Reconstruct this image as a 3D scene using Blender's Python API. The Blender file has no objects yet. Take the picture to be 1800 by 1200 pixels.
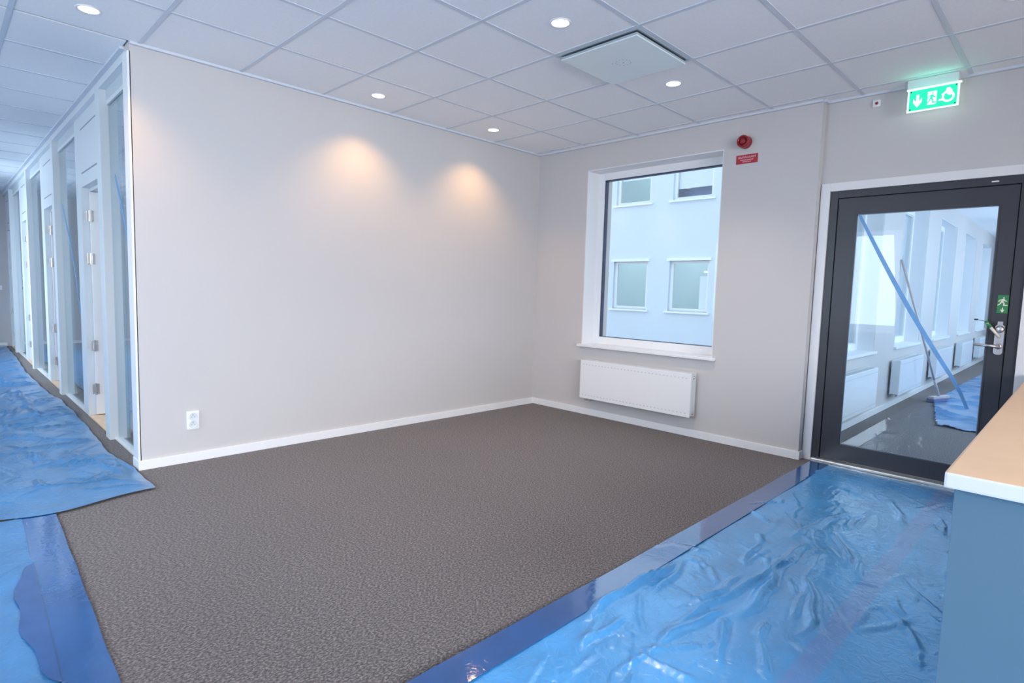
import bpy, bmesh, math, random
import numpy as np
from mathutils import Vector, Matrix
random.seed(7); rng = np.random.RandomState(11)
S = bpy.context.scene
C = S.collection
PI = math.pi
H = 2.675                       # ceiling height

# ---------------------------------------------------------------- camera
cam = bpy.data.cameras.new('camera'); camo = bpy.data.objects.new('camera', cam); C.objects.link(camo)
yaw, pitch, roll = 0.78280, -0.08780, 0.02830
f = Vector((math.cos(pitch)*math.cos(yaw), math.cos(pitch)*math.sin(yaw), math.sin(pitch)))
r = Vector((math.sin(yaw), -math.cos(yaw), 0)); u = r.cross(f)
r2 = math.cos(roll)*r + math.sin(roll)*u; u2 = -math.sin(roll)*r + math.cos(roll)*u
M = Matrix((r2, u2, -f)).transposed().to_4x4(); M.translation = Vector((-4.6475, -4.2751, 1.2299))
camo.matrix_world = M
cam.sensor_width = 36; cam.lens = 1013.0/1800*36; cam.clip_start = .02; cam.clip_end = 300
S.camera = camo

# ---------------------------------------------------------------- world, exposure
wd = bpy.data.worlds.new('sky'); S.world = wd; wd.use_nodes = True
nt = wd.node_tree; nt.nodes.clear()
bg = nt.nodes.new('ShaderNodeBackground'); wo = nt.nodes.new('ShaderNodeOutputWorld')
tc = nt.nodes.new('ShaderNodeTexCoord'); sx = nt.nodes.new('ShaderNodeSeparateXYZ'); cr = nt.nodes.new('ShaderNodeValToRGB')
nt.links.new(tc.outputs['Generated'], sx.inputs[0]); nt.links.new(sx.outputs['Z'], cr.inputs[0])
cr.color_ramp.elements[0].position = 0.0; cr.color_ramp.elements[0].color = (.80, .90, 1, 1)
cr.color_ramp.elements[1].position = 0.8; cr.color_ramp.elements[1].color = (.62, .80, 1, 1)
nt.links.new(cr.outputs[0], bg.inputs[0]); bg.inputs[1].default_value = 1.32
nt.links.new(bg.outputs[0], wo.inputs[0])
S.view_settings.view_transform = 'Standard'; S.view_settings.look = 'None'
S.view_settings.gamma = 1; S.view_settings.use_curve_mapping = False
S.view_settings.exposure = 0.40
S.cycles.max_bounces = 8; S.cycles.diffuse_bounces = 4; S.cycles.transparent_max_bounces = 12; S.cycles.sample_clamp_indirect = 6; S.cycles.caustics_reflective = False; S.cycles.caustics_refractive = False

# ---------------------------------------------------------------- daylight at unseen windows, and added fill lamps
def area(name, loc, rot, sx, sy, power, col, spread=150):
    l = bpy.data.lights.new(name, 'AREA'); l.shape = 'RECTANGLE'; l.size = sx; l.size_y = sy
    l.energy = power; l.color = col; l.spread = math.radians(spread)
    o = bpy.data.objects.new(name, l); C.objects.link(o); o.location = loc; o.rotation_euler = rot
    return o
DAY = (.80, .90, 1.0)
TILT = math.radians(24)                                       # sky light falls slightly downwards through a window
for i, y in enumerate((-1.2, 1.2, 3.6, 6.0)):                 # window row of the left outer wall, facing +x
    area('window_fill_light', (-6.27, y, 1.55), (0, -PI/2+TILT, 0), 1.6, 1.6, (24, 5, 9, 58)[i], (.70, .85, 1.0), 125)
for i, x in enumerate((-5.2, -2.9)):                     # fill lamps added at unseen rear openings, facing +y
    area('window_fill_light', (x, -7.27, 1.55), (PI/2-TILT, 0, 0), 1.6, 1.7, 74, (.93, .94, .98), 125)
for x in (1.6, 4.4, 7.2, 10.0):                               # added fill lamps at unseen openings, brightening the corridor behind the door
    area('window_fill_light', (x, -4.77, 1.55), (PI/2-TILT*.3, 0, 0), 1.6, 1.6, 24, (.74, .87, 1.0), 170)
for y in (1.15, 3.4, 5.65, 7.9):                              # the offices' own windows
    area('window_fill_light', (.15, y-.02, 1.6), (0, PI/2, 0), 1.5, 1.3, 12, DAY, 170)
    area('office_fill_light', (-1.9, y, 2.66), (0, 0, 0), 1.8,   .8, 18, (.86, .94, 1.0), 170)  # unseen fill lamp added to brighten the office behind the glass

# ---------------------------------------------------------------- materials
def mat(name, col, rough=.6, metal=0, coat=0, spec=.5, noise=None, bump=None, emit=None, alpha=1, aniso=None):
    m = bpy.data.materials.new(name); m.use_nodes = True; n = m.node_tree; b = n.nodes['Principled BSDF']
    b.inputs['Base Color'].default_value = (*col, 1); b.inputs['Roughness'].default_value = rough
    b.inputs['Metallic'].default_value = metal; b.inputs['Coat Weight'].default_value = coat
    b.inputs['Specular IOR Level'].default_value = spec; b.inputs['Alpha'].default_value = alpha
    t = n.nodes.new('ShaderNodeTexCoord')
    if noise:                                                   # (scale, amount)
        ns = n.nodes.new('ShaderNodeTexNoise'); ns.inputs['Scale'].default_value = noise[0]; ns.inputs['Detail'].default_value = 4
        n.links.new(t.outputs['Object'], ns.inputs['Vector'])
        rp = n.nodes.new('ShaderNodeValToRGB'); a = noise[1]
        rp.color_ramp.elements[0].position = .3; rp.color_ramp.elements[1].position = .7
        rp.color_ramp.elements[0].color = (*[max(0, c*(1-a)) for c in col], 1)
        rp.color_ramp.elements[1].color = (*[min(1, c*(1+a)) for c in col], 1)
        n.links.new(ns.outputs['Fac'], rp.inputs[0]); n.links.new(rp.outputs[0], b.inputs['Base Color'])
    if bump:                                                    # (scale, strength, distance)
        nb = n.nodes.new('ShaderNodeTexNoise'); nb.inputs['Scale'].default_value = bump[0]; nb.inputs['Detail'].default_value = 3
        n.links.new(t.outputs['Object'], nb.inputs['Vector'])
        bp = n.nodes.new('ShaderNodeBump'); bp.inputs['Strength'].default_value = bump[1]; bp.inputs['Distance'].default_value = bump[2]
        n.links.new(nb.outputs['Fac'], bp.inputs['Height']); n.links.new(bp.outputs[0], b.inputs['Normal'])
    if emit:
        b.inputs['Emission Color'].default_value = (*emit[0], 1); b.inputs['Emission Strength'].default_value = emit[1]
    return m

def glass_mat(name, tint, ior=1.5, gloss=1.0):
    m = bpy.data.materials.new(name); m.use_nodes = True; n = m.node_tree; n.nodes.clear()
    o = n.nodes.new('ShaderNodeOutputMaterial'); mx = n.nodes.new('ShaderNodeMixShader')
    tr = n.nodes.new('ShaderNodeBsdfTransparent'); gl = n.nodes.new('ShaderNodeBsdfGlossy'); fr = n.nodes.new('ShaderNodeFresnel')
    tr.inputs[0].default_value = (*tint, 1); gl.inputs['Roughness'].default_value = 0.0; 
    ge = n.nodes.new('ShaderNodeNewGeometry'); mi = n.nodes.new('ShaderNodeMapRange')   # same reflectance entering and leaving a thin pane
    mi.inputs['To Min'].default_value = ior; mi.inputs['To Max'].default_value = 1/ior
    n.links.new(ge.outputs['Backfacing'], mi.inputs[0]); n.links.new(mi.outputs[0], fr.inputs[0])
    gl.inputs[0].default_value = (gloss, gloss, gloss, 1)
    n.links.new(fr.outputs[0], mx.inputs[0]); n.links.new(tr.outputs[0], mx.inputs[1]); n.links.new(gl.outputs[0], mx.inputs[2])
    n.links.new(mx.outputs[0], o.inputs[0])
    return m

M_WALL = mat('wall_paint', (.605, .585, .585), .85, noise=(1.3, .012), bump=(220, .05, .002), spec=.25)
M_CEIL = mat('ceiling_tile_white', (.93, .935, .95), .95, noise=(60, .02), bump=(180, .25, .002), spec=.1)
M_BAR = mat('ceiling_bar', (.66, .70, .77), .5)
M_WHITE = mat('white_paint', (.86, .87, .89), .4, noise=(3, .01))
M_LACQ = mat('white_lacquer', (.86, .87, .89), .28, noise=(2, .01))
M_FRAME = mat('partition_white', (.74, .79, .82), .38, noise=(2, .01))
M_HEAD = mat('partition_header', (.60, .66, .70), .5, noise=(2, .01))
M_DARK = mat('anthracite_aluminium', (.038, .040, .052), .38, noise=(3, .08), spec=.5)
M_GASK = mat('black_gasket', (.012, .012, .016), .5, noise=(20, .1))
M_STEEL = mat('brushed_steel', (.72, .70, .70), .25, metal=1, noise=(40, .06))
M_ALU = mat('threshold_aluminium', (.74, .74, .72), .35, metal=.6, noise=(10, .05))
M_OAK = mat('oak_threshold', (.74, .53, .36), .45, noise=(18, .10))
M_RED = mat('siren_red', (.30, .012, .02), .28, noise=(30, .1))
M_RED2 = mat('label_red', (.42, .022, .035), .4, noise=(40, .06))
M_PINK = mat('label_print', (.78, .45, .50), .5, noise=(80, .03))
M_GREEN = mat('sticker_green', (.03, .24, .085), .4, noise=(40, .04))
M_CREAM = mat('sticker_cream', (.86, .82, .70), .4, noise=(80, .02))
M_SEAL = mat('window_seal', (.045, .055, .11), .4, noise=(20, .1))
M_HEAD2 = mat('spacer_grey', (.22, .25, .30), .4, metal=.3, noise=(10, .05))
M_GLASS = glass_mat('window_glass', (.96, .985, 1.0), 1.45)
M_GLASSD = glass_mat('door_glass', (.88, .95, 1.0), 1.45)
M_GLASS2 = glass_mat('partition_glass', (.86, .93, .96), 1.5)
M_TAPE = mat('blue_masking_film', (.16, .42, .80), .35, alpha=.75, noise=(12, .08))
M_CTOP = mat('counter_top_beige', (.82, .55, .34), .42, noise=(9, .03), bump=(40, .03, .001))
M_CEDGE = mat('counter_edge_white', (.84, .84, .84), .4, noise=(9, .02))
M_CBODY = mat('counter_blue_grey', (.12, .215, .285), .5, noise=(2, .03))
M_CASING = mat('door_casing_white', (.80, .79, .80), .4, noise=(3, .01))
M_FACADE = mat('facade_render', (.66, .74, .82), .9, noise=(.6, .02), bump=(30, .1, .01))
M_FWHITE = mat('facade_trim', (.86, .90, .94), .6, noise=(2, .01))
M_ROOMB = mat('far_room', (.70, .82, .84), .8, noise=(.5, .05))
M_GROUND = mat('courtyard_paving', (.42, .43, .44), .9, noise=(.8, .1))
M_PLUG = mat('socket_slots', (.30, .32, .36), .5, noise=(40, .05))
M_BLIND = mat('roller_blind', (.88, .90, .93), .7, noise=(4, .01))
M_DUSK = mat('dim_room_blue', (.26, .36, .62), .3, noise=(2, .2))
M_POLE = mat('broom_pole', (.55, .50, .50), .4, noise=(14, .1))
M_BRIS = mat('broom_bristle', (.16, .17, .30), .8, noise=(60, .3))
M_BLACK = mat('black_plastic', (.02, .02, .025), .5, noise=(30, .1))

# carpet: flecked grey loop pile
def carpet_mat():
    m = bpy.data.materials.new('flecked_grey_carpet'); m.use_nodes = True; n = m.node_tree; b = n.nodes['Principled BSDF']
    b.inputs['Roughness'].default_value = .95; b.inputs['Specular IOR Level'].default_value = .15
    b.inputs['Sheen Weight'].default_value = .15; b.inputs['Sheen Roughness'].default_value = .6
    t = n.nodes.new('ShaderNodeTexCoord')
    n1 = n.nodes.new('ShaderNodeTexNoise'); n1.inputs['Scale'].default_value = 92; n1.inputs['Detail'].default_value = 5; n1.inputs['Roughness'].default_value = .7
    mp = n.nodes.new('ShaderNodeMapping'); mp.inputs['Scale'].default_value = (1, 1.5, 1); mp.inputs['Rotation'].default_value = (0, 0, .5)
    n.links.new(t.outputs['Object'], mp.inputs[0]); n.links.new(mp.outputs[0], n1.inputs['Vector'])
    rp = n.nodes.new('ShaderNodeValToRGB'); e = rp.color_ramp.elements
    e[0].position = .39; e[0].color = (.040, .033, .032, 1); e[1].position = .62; e[1].color = (.265, .228, .226, 1)
    k = rp.color_ramp.elements.new(.5); k.color = (.112, .095, .093, 1)
    n.links.new(n1.outputs['Fac'], rp.inputs[0])
    n2 = n.nodes.new('ShaderNodeTexNoise'); n2.inputs['Scale'].default_value = 1.2; n2.inputs['Detail'].default_value = 2
    n.links.new(t.outputs['Object'], n2.inputs['Vector'])
    mr = n.nodes.new('ShaderNodeMapRange'); mr.inputs['To Min'].default_value = .9; mr.inputs['To Max'].default_value = 1.1
    n.links.new(n2.outputs['Fac'], mr.inputs[0])
    mu = n.nodes.new('ShaderNodeVectorMath'); mu.operation = 'SCALE'
    n.links.new(rp.outputs[0], mu.inputs[0]); n.links.new(mr.outputs[0], mu.inputs['Scale']); n.links.new(mu.outputs[0], b.inputs['Base Color'])
    bp = n.nodes.new('ShaderNodeBump'); bp.inputs['Strength'].default_value = .6; bp.inputs['Distance'].default_value = .004
    n.links.new(n1.outputs['Fac'], bp.inputs['Height']); n.links.new(bp.outputs[0], b.inputs['Normal'])
    return m
M_CARPET = carpet_mat()

# blue protective film; a faint violet taped seam runs along one sheet
def film_mat(name, col, rough, seam=None, wr=.35, dark=None):
    m = bpy.data.materials.new(name); m.use_nodes = True; n = m.node_tree; b = n.nodes['Principled BSDF']
    b.inputs['Roughness'].default_value = rough; b.inputs['IOR'].default_value = 1.52
    b.inputs['Specular IOR Level'].default_value = .75
    b.inputs['Coat Weight'].default_value = .6; b.inputs['Coat Roughness'].default_value = rough*.55
    t = n.nodes.new('ShaderNodeTexCoord')
    ns = n.nodes.new('ShaderNodeTexNoise'); ns.inputs['Scale'].default_value = 4.0; ns.inputs['Detail'].default_value = 6
    n.links.new(t.outputs['Object'], ns.inputs['Vector'])
    rp = n.nodes.new('ShaderNodeValToRGB')
    rp.color_ramp.elements[0].position = .3; rp.color_ramp.elements[1].position = .72
    rp.color_ramp.elements[0].color = (*[c*.84 for c in col], 1); rp.color_ramp.elements[1].color = (*[min(1, c*1.16) for c in col], 1)
    n.links.new(ns.outputs['Fac'], rp.inputs[0]); out = rp.outputs[0]
    if seam:
        s = n.nodes.new('ShaderNodeSeparateXYZ'); n.links.new(t.outputs['Object'], s.inputs[0])
        sb = n.nodes.new('ShaderNodeMath'); sb.operation = 'SUBTRACT'; sb.inputs[1].default_value = seam[0]
        n.links.new(s.outputs['Y'], sb.inputs[0])
        ab = n.nodes.new('ShaderNodeMath'); ab.operation = 'ABSOLUTE'; n.links.new(sb.outputs[0], ab.inputs[0])
        mr = n.nodes.new('ShaderNodeMapRange'); mr.inputs['From Min'].default_value = seam[1]*.6; mr.inputs['From Max'].default_value = seam[1]
        mr.inputs['To Min'].default_value = .32; mr.inputs['To Max'].default_value = 0
        n.links.new(ab.outputs[0], mr.inputs[0])
        mx = n.nodes.new('ShaderNodeMix'); mx.data_type = 'RGBA'; mx.inputs['B'].default_value = (.22, .20, .46, 1)
        n.links.new(mr.outputs[0], mx.inputs['Factor']); n.links.new(out, mx.inputs['A']); out = mx.outputs['Result']
    n.links.new(out, b.inputs['Base Color'])
    nb = n.nodes.new('ShaderNodeTexNoise'); nb.inputs['Scale'].default_value = 26; nb.inputs['Detail'].default_value = 3; nb.inputs['Distortion'].default_value = 1.2
    n.links.new(t.outputs['Object'], nb.inputs['Vector'])
    bp = n.nodes.new('ShaderNodeBump'); bp.inputs['Strength'].default_value = wr; bp.inputs['Distance'].default_value = .004
    n.links.new(nb.outputs['Fac'], bp.inputs['Height']); n.links.new(bp.outputs[0], b.inputs['Normal']); n.links.new(bp.outputs[0], b.inputs['Coat Normal'])
    return m
M_FILM = film_mat('blue_film', (.055, .215, .46), .28, wr=.8)
M_FILMS = film_mat('blue_film_seamed', (.05, .31, .68), .26, seam=(-3.71, .05), wr=.8)
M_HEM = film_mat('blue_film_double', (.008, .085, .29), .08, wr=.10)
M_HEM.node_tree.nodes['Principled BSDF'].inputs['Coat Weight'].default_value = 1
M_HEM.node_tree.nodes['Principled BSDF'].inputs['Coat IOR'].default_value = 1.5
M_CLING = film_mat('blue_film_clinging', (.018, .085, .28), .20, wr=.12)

# ---------------------------------------------------------------- mesh helpers
def obj(name, bm, m, parent=None, smooth=False, kind=None):
    me = bpy.data.meshes.new(name); bm.to_mesh(me); bm.free()
    for k in (m if isinstance(m, (list, tuple)) else [m]): me.materials.append(k)
    if smooth:
        for p in me.polygons: p.use_smooth = True
    o = bpy.data.objects.new(name, me); C.objects.link(o)
    if parent: o.parent = parent
    if kind: o['kind'] = kind
    return o
def share(name, me, loc, parent=None, rz=0):
    o = bpy.data.objects.new(name, me); C.objects.link(o); o.location = loc; o.rotation_euler = (0, 0, rz)
    if parent: o.parent = parent
    return o
def tag(o, label=None, cat=None, group=None, kind=None):
    if label: o['label'] = label
    if cat: o['category'] = cat
    if group: o['group'] = group
    if kind: o['kind'] = kind
    return o
def thing(name, label=None, cat=None, loc=(0, 0, 0), rz=0, group=None, kind=None):
    o = bpy.data.objects.new(name, None); o.empty_display_size = .1; C.objects.link(o)
    o.location = loc; o.rotation_euler = (0, 0, rz)
    return tag(o, label, cat, group, kind)
def B(): return bmesh.new()
def box(bm, x0, x1, y0, y1, z0, z1, bev=0, mi=0):
    a, b_ = sorted((x0, x1)); c, d = sorted((y0, y1)); e, g = sorted((z0, z1))
    vs = [bm.verts.new(p) for p in ((a, c, e), (b_, c, e), (b_, d, e), (a, d, e), (a, c, g), (b_, c, g), (b_, d, g), (a, d, g))]
    fs = [bm.faces.new([vs[i] for i in q]) for q in ((0, 3, 2, 1), (4, 5, 6, 7), (0, 1, 5, 4), (1, 2, 6, 5), (2, 3, 7, 6), (3, 0, 4, 7))]
    for q in fs: q.material_index = mi
    if bev:
        es = list({e2 for q in fs for e2 in q.edges})
        bmesh.ops.bevel(bm, geom=es, offset=bev, segments=2, affect='EDGES', profile=.7)
    return bm
def bx(*a, **k): return box(B(), *a, **k)
def cyl(bm, p0, p1, r0, r1=None, n=20, caps=True):
    p0, p1 = Vector(p0), Vector(p1); r1 = r0 if r1 is None else r1
    d = (p1-p0).normalized(); a = d.orthogonal().normalized(); b_ = d.cross(a)
    A = [bm.verts.new(p0+(a*math.cos(2*PI*i/n)+b_*math.sin(2*PI*i/n))*r0) for i in range(n)]
    Bv = [bm.verts.new(p1+(a*math.cos(2*PI*i/n)+b_*math.sin(2*PI*i/n))*r1) for i in range(n)]
    for i in range(n): bm.faces.new((A[i], A[(i+1) % n], Bv[(i+1) % n], Bv[i]))
    if caps: bm.faces.new(A[::-1]); bm.faces.new(Bv)
    return bm
def lathe(bm, c, axis, prof, n=24):
    """prof: list of (radius, distance along axis)"""
    c = Vector(c); d = Vector(axis).normalized(); a = d.orthogonal().normalized(); b_ = d.cross(a); rows = []
    for rr, h in prof:
        rows.append([bm.verts.new(c+d*h+(a*math.cos(2*PI*i/n)+b_*math.sin(2*PI*i/n))*max(rr, 1e-5)) for i in range(n)])
    for j in range(len(rows)-1):
        for i in range(n): bm.faces.new((rows[j][i], rows[j][(i+1) % n], rows[j+1][(i+1) % n], rows[j+1][i]))
    return bm
def poly_prism(bm, pts, origin, ex, ey, th, mi=0):
    """flat polygon pts (2D) in the plane (ex, ey) at origin, extruded th along ex x ey"""
    o = Vector(origin); ex = Vector(ex); ey = Vector(ey); nrm = ex.cross(ey).normalized()
    lo = [bm.verts.new(o+ex*p[0]+ey*p[1]) for p in pts]; hi = [bm.verts.new(o+ex*p[0]+ey*p[1]+nrm*th) for p in pts]
    k = len(pts)
    fs = [bm.faces.new(hi), bm.faces.new(lo[::-1])] + [bm.faces.new((lo[i], lo[(i+1) % k], hi[(i+1) % k], hi[i])) for i in range(k)]
    for q in fs: q.material_index = mi
    return bm
def wall_holes(bm, axis, p0, p1, a0, a1, z0, z1, holes):
    """wall slab between p0..p1 on 'axis' ('x' or 'y'), running a0..a1 along the other axis, with rectangular holes (b0,b1,c0,c1)"""
    def put(b0, b1, c0, c1):
        if b1-b0 < 1e-6 or c1-c0 < 1e-6: return
        if axis == 'x': box(bm, p0, p1, b0, b1, c0, c1)
        else: box(bm, b0, b1, p0, p1, c0, c1)
    cur = a0
    for (b0, b1, c0, c1) in sorted(holes):
        put(cur, b0, z0, z1); put(b0, b1, z0, c0); put(b0, b1, c1, z1); cur = b1
    put(cur, a1, z0, z1)
    return bm

# ================================================================= THE SETTING
XD = .08                        # plane of the wall that holds the dark door
floor = obj('floor', bx(-6.35, 14.0, -7.4, 9.4, -.25, 0), M_CARPET, kind='structure')
# the opposite facade and the courtyard begin beyond x=.35, so the slab is trimmed there except under the corridor
floor.data.clear_geometry()
bm = B(); box(bm, -6.4, .42, -7.45, 9.45, -.25, 0); box(bm, .42, 13.2, -4.9, -2.474, -.25, 0)
bm.to_mesh(floor.data); bm.free(); floor.data.materials.clear(); floor.data.materials.append(M_CARPET)

# ---- walls
T = .12
obj('wall_left', bx(-3.74, 0, 0, T, 0, H+.25), M_WALL, kind='structure')
WIN = (-2.05, -.65, .71, 2.437)
bm = B()
offwin = [(y, y+1.4, .71, 2.437) for y in (.45, 2.7, 4.95, 7.2)]
wall_holes(bm, 'x', 0, .42, -2.787, 9.45, 0, H+.25, [WIN]+offwin)
obj('wall_right', bm, M_WALL, kind='structure')
DY0, DY1, DZ = -4.035, -2.815, 2.055       # opening that takes casing and frame
bm = B(); wall_holes(bm, 'x', XD, .30, -7.45, -2.787, 0, H+.25, [(DY0, DY1, 0, DZ)])
obj('wall_door', bm, M_WALL, kind='structure')
bm = B(); wall_holes(bm, 'y', -7.45, -7.25, -6.4, .3, 0, H+.25, [(-6.0, -4.4, .7, 2.44), (-3.7, -2.1, .7, 2.44)])  # openings hold the added rear fill lamps
obj('wall_rear', bm, M_WALL, kind='structure')
bm = B(); wall_holes(bm, 'x', -6.4, -6.25, -7.25, 9.45, 0, H+.25, [(y-.85, y+.85, .7, 2.4) for y in (-1.2, 1.2, 3.6, 6.0)])
obj('wall_outer_left', bm, M_WALL, kind='structure')
obj('wall_far', bx(-6.25, 0, 9.25, 9.45, 0, H+.25), M_WALL, kind='structure')
CY = -2.71                                 # corridor wall behind the glass door
CW = [(.99+2.25*k, 2.34+2.25*k, .70, 2.43) for k in range(5)]
bm = B(); wall_holes(bm, 'y', CY, -2.474, .42, 13.2, -3.6, H+.25, CW)
obj('wall_corridor_left', bm, M_WALL, kind='structure')
obj('wall_corridor_right', wall_holes(B(), 'y', -4.9, -4.75, .30, 13.2, 0, H+.25, [(x-.85, x+.85, .7, 2.4) for x in (1.6, 4.4, 7.2, 10.0)]), M_WALL, kind='structure')  # openings added in this unseen wall for the corridor fill lamps
obj('wall_corridor_end', bx(13.05, 13.2, -4.75, -2.71, 0, H+.25), M_WALL, kind='structure')
obj('ceiling_corridor', bx(.30, 13.2, -4.9, -2.4, H, H+.25), M_CEIL, kind='structure')
for i, y in enumerate((3.42, 5.77, 8.12)):
    obj('wall_office_%d' % (i+1), bx(-3.60, 0, y, y+.1, 0, H), M_WALL, kind='structure')

# ---- baseboards (60 mm white)
BH, BT = .062, .014
def base(name, *b): return obj(name, bx(*b, bev=.003), M_WHITE, kind='structure')
base('baseboard_left', -3.755, 0, -BT, 0, 0, BH)
base('baseboard_left_end', -3.755, -3.74, 0, T+.02, 0, BH)
base('baseboard_right', -BT, 0, -2.80, -BT, 0, BH)
base('baseboard_pillar', 0, XD-.004, -2.80, -2.787, 0, BH)
base('baseboard_far', -6.25, -3.75, 9.235, 9.25, 0, BH)
base('baseboard_door', XD-BT, XD, -7.2, -4.06, 0, BH)
base('baseboard_corridor', .42, 13.0, CY-BT, CY, 0, BH)
# white corner strip that ends the big wall against the glazing
obj('trim_1', bx(-3.752, -3.735, .0, T+.004, BH, H-.05), M_LACQ, kind='structure')

# ---- suspended ceiling: slab above, 600 mm tiles, T-bars and perimeter angle
ceil = obj('ceiling', bx(-6.4, .42, -7.45, 9.45, H+.06, H+.30), M_CEIL, kind='structure')
C0, Y1, P = .0889, .6296, .6
def edges(k0, k1, off): return [off - P*k for k in range(k0, k1+1)]
xs = [XD] + [-C0 - P*k for k in range(0, 11)] + [-6.25]             # column lines
ys = [0.0, -Y1] + [-Y1 - P*k for k in range(1, 12)]                # row lines of the room
ysc = [0.0, .0001] + [P*k - .03 for k in range(1, 17)]
g = .012                                                            # half bar
tile_cache = {}
def tile(x0, x1, y0, y1, near=True):
    w_, l_ = round(abs(x1-x0)-2*g, 3), round(abs(y1-y0)-2*g, 3)
    if w_ < .02 or l_ < .02: return
    key = (w_, l_)
    if key not in tile_cache:
        bm = bx(-w_/2, w_/2, -l_/2, l_/2, 0, .016, bev=.002 if near else 0)
        me = bpy.data.meshes.new('ceiling_tile'); bm.to_mesh(me); bm.free(); me.materials.append(M_CEIL); tile_cache[key] = me
    share('ceiling_tile', tile_cache[key], ((x0+x1)/2, (y0+y1)/2, H+.004), ceil)
VX, VY = (-1.889, -1.289), (-2.4296, -1.8296)                       # the air panel's cell
rest = B()
for i in range(len(xs)-1):
    for j in range(len(ys)-1):
        x1, x0, y1, y0 = xs[i], xs[i+1], ys[j], ys[j+1]
        if abs(x0-VX[0]) < .01 and abs(y0-VY[0]) < .01: continue
        if x0 > -C0-.01 and y0 > -2.8: x1 = 0.0
        if x0 < -5.6 or y1 < -5.3:
            if x1-x0 > .05: box(rest, x0+g, x1-g, y0+g, y1-g, H+.004, H+.02)
        else: tile(x0, x1, y0, y1)
# corridor part of the grid (left of the partition) and the office ceilings
for i in range(6, len(xs)-1):
    for j in range(1, len(ysc)-1):
        x1, x0, y0, y1 = min(xs[i], -3.737), xs[i+1], ysc[j], min(ysc[j+1], 9.25)
        if x1-x0 > .05 and y1-y0 > .05: tile(x0, x1, y0, y1)
obj('tile_remainder', rest, M_CEIL, ceil, kind='stuff')
obj('office_ceiling_board', bx(-3.60, 0, T, 9.25, H, H+.02), M_CEIL, ceil)
for k, x in enumerate(xs[1:-1]):
    obj('ceiling_bar', bx(x-g, x+g, -7.25, 0 if x > -3.74 else 9.25, H, H+.012), M_BAR, ceil)
for y in ys[1:]:
    obj('cross_bar', bx(-6.25, XD if y < -2.8 else 0, y-g, y+g, H+.001, H+.012), M_BAR, ceil)
for y in ysc[2:]:
    if y < 9.2: obj('cross_bar', bx(-6.25, -3.737, y-g, y+g, H+.001, H+.012), M_BAR, ceil)
# perimeter angle
for b_ in ((-3.765, -3.735, T, 9.25), (-3.74, 0, -.024, 0), (-.024, 0, -2.787, -.024), (0, XD, -2.81, -2.787), (XD-.024, XD, -7.25, -2.81), (-6.25, -6.23, -7.25, 9.25), (-6.23, -3.75, 9.23, 9.25), (-6.23, XD, -7.25, -7.23)):
    obj('edge_trim', bx(*b_, H-.012, H+.010), M_BAR, ceil)

# ================================================================= WINDOWS OF THE SETTING
def win_unit(name, axis, d, a0, a1, z0, z1, fw=.075, dep=.07, gd=.035, sign=1, gasket=True, lining=None):
    """window filling (a0..a1, z0..z1) at depth d along axis; sign = direction away from the room"""
    root = thing(name, kind='structure')
    def b(bm, p0, p1, q0, q1, c0, c1, **k):
        return box(bm, p0, p1, q0, q1, c0, c1, **k) if axis == 'x' else box(bm, q0, q1, p0, p1, c0, c1, **k)
    p0, p1 = d, d+sign*dep
    bm = B()
    b(bm, p0, p1, a0, a0+fw, z0, z1, bev=.004); b(bm, p0, p1, a1-fw, a1, z0, z1, bev=.004)
    b(bm, p0, p1, a0+fw, a1-fw, z0, z0+fw, bev=.004); b(bm, p0, p1, a0+fw, a1-fw, z1-fw, z1, bev=.004)
    obj('window_frame', bm, M_WHITE, root)
    i0, i1, j0, j1 = a0+fw, a1-fw, z0+fw, z1-fw; s = .010
    bm = B(); q0, q1 = d+sign*.012, d+sign*(gd+.02)
    b(bm, q0, q1, i0, i0+s, j0, j1); b(bm, q0, q1, i1-s, i1, j0, j1); b(bm, q0, q1, i0+s, i1-s, j0, j0+s*.5); b(bm, q0, q1, i0+s, i1-s, j1-s, j1)
    obj('glazing_gasket', bm, M_SEAL if gasket else M_FRAME, root)
    obj('window_pane', b(B(), d+sign*gd, d+sign*(gd+.006), i0+s*.5, i1-s*.5, j0+s*.4, j1-s*.5), M_GLASS, root)
    return root
w1 = win_unit('window_1', 'x', .185, WIN[0], WIN[1], WIN[2], WIN[3])
# white reveal boards and the sill
bm = B(); box(bm, .002, .185, WIN[1]-.008, WIN[1], WIN[2], WIN[3]); box(bm, .002, .185, WIN[0], WIN[0]+.008, WIN[2], WIN[3]); box(bm, .002, .185, WIN[0]+.008, WIN[1]-.008, WIN[3]-.008, WIN[3])
obj('reveal_lining', bm, M_WHITE, w1)
obj('window_sill', bx(-.045, .19, WIN[0]-.03, WIN[1]+.03, .688, .713, bev=.006), M_WHITE, w1)
n = 2
for y0, y1, z0, z1 in offwin:
    win_unit('window_%d' % n, 'x', .2, y0, y1, z0, z1); n += 1
for x0, x1, z0, z1 in CW:
    w = win_unit('window_%d' % n, 'y', CY+.16, x0, x1, z0, z1, gasket=False); n += 1
    obj('window_sill', bx(x0-.02, x1+.02, CY-.03, CY+.16, z0-.022, z0+.004, bev=.004), M_WHITE, w)
    bm = B(); box(bm, x0, x0+.008, CY+.004, CY+.16, z0, z1); box(bm, x1-.008, x1, CY+.004, CY+.16, z0, z1); box(bm, x0, x1, CY+.004, CY+.16, z1-.008, z1)
    obj('reveal_lining', bm, M_WHITE, w)

# ================================================================= DARK GLASS DOOR (door_1)
d1 = thing('door_1', kind='structure')
fo0, fo1, fz = -3.985, -2.856, 2.024       # outer edge of dark frame
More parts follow.
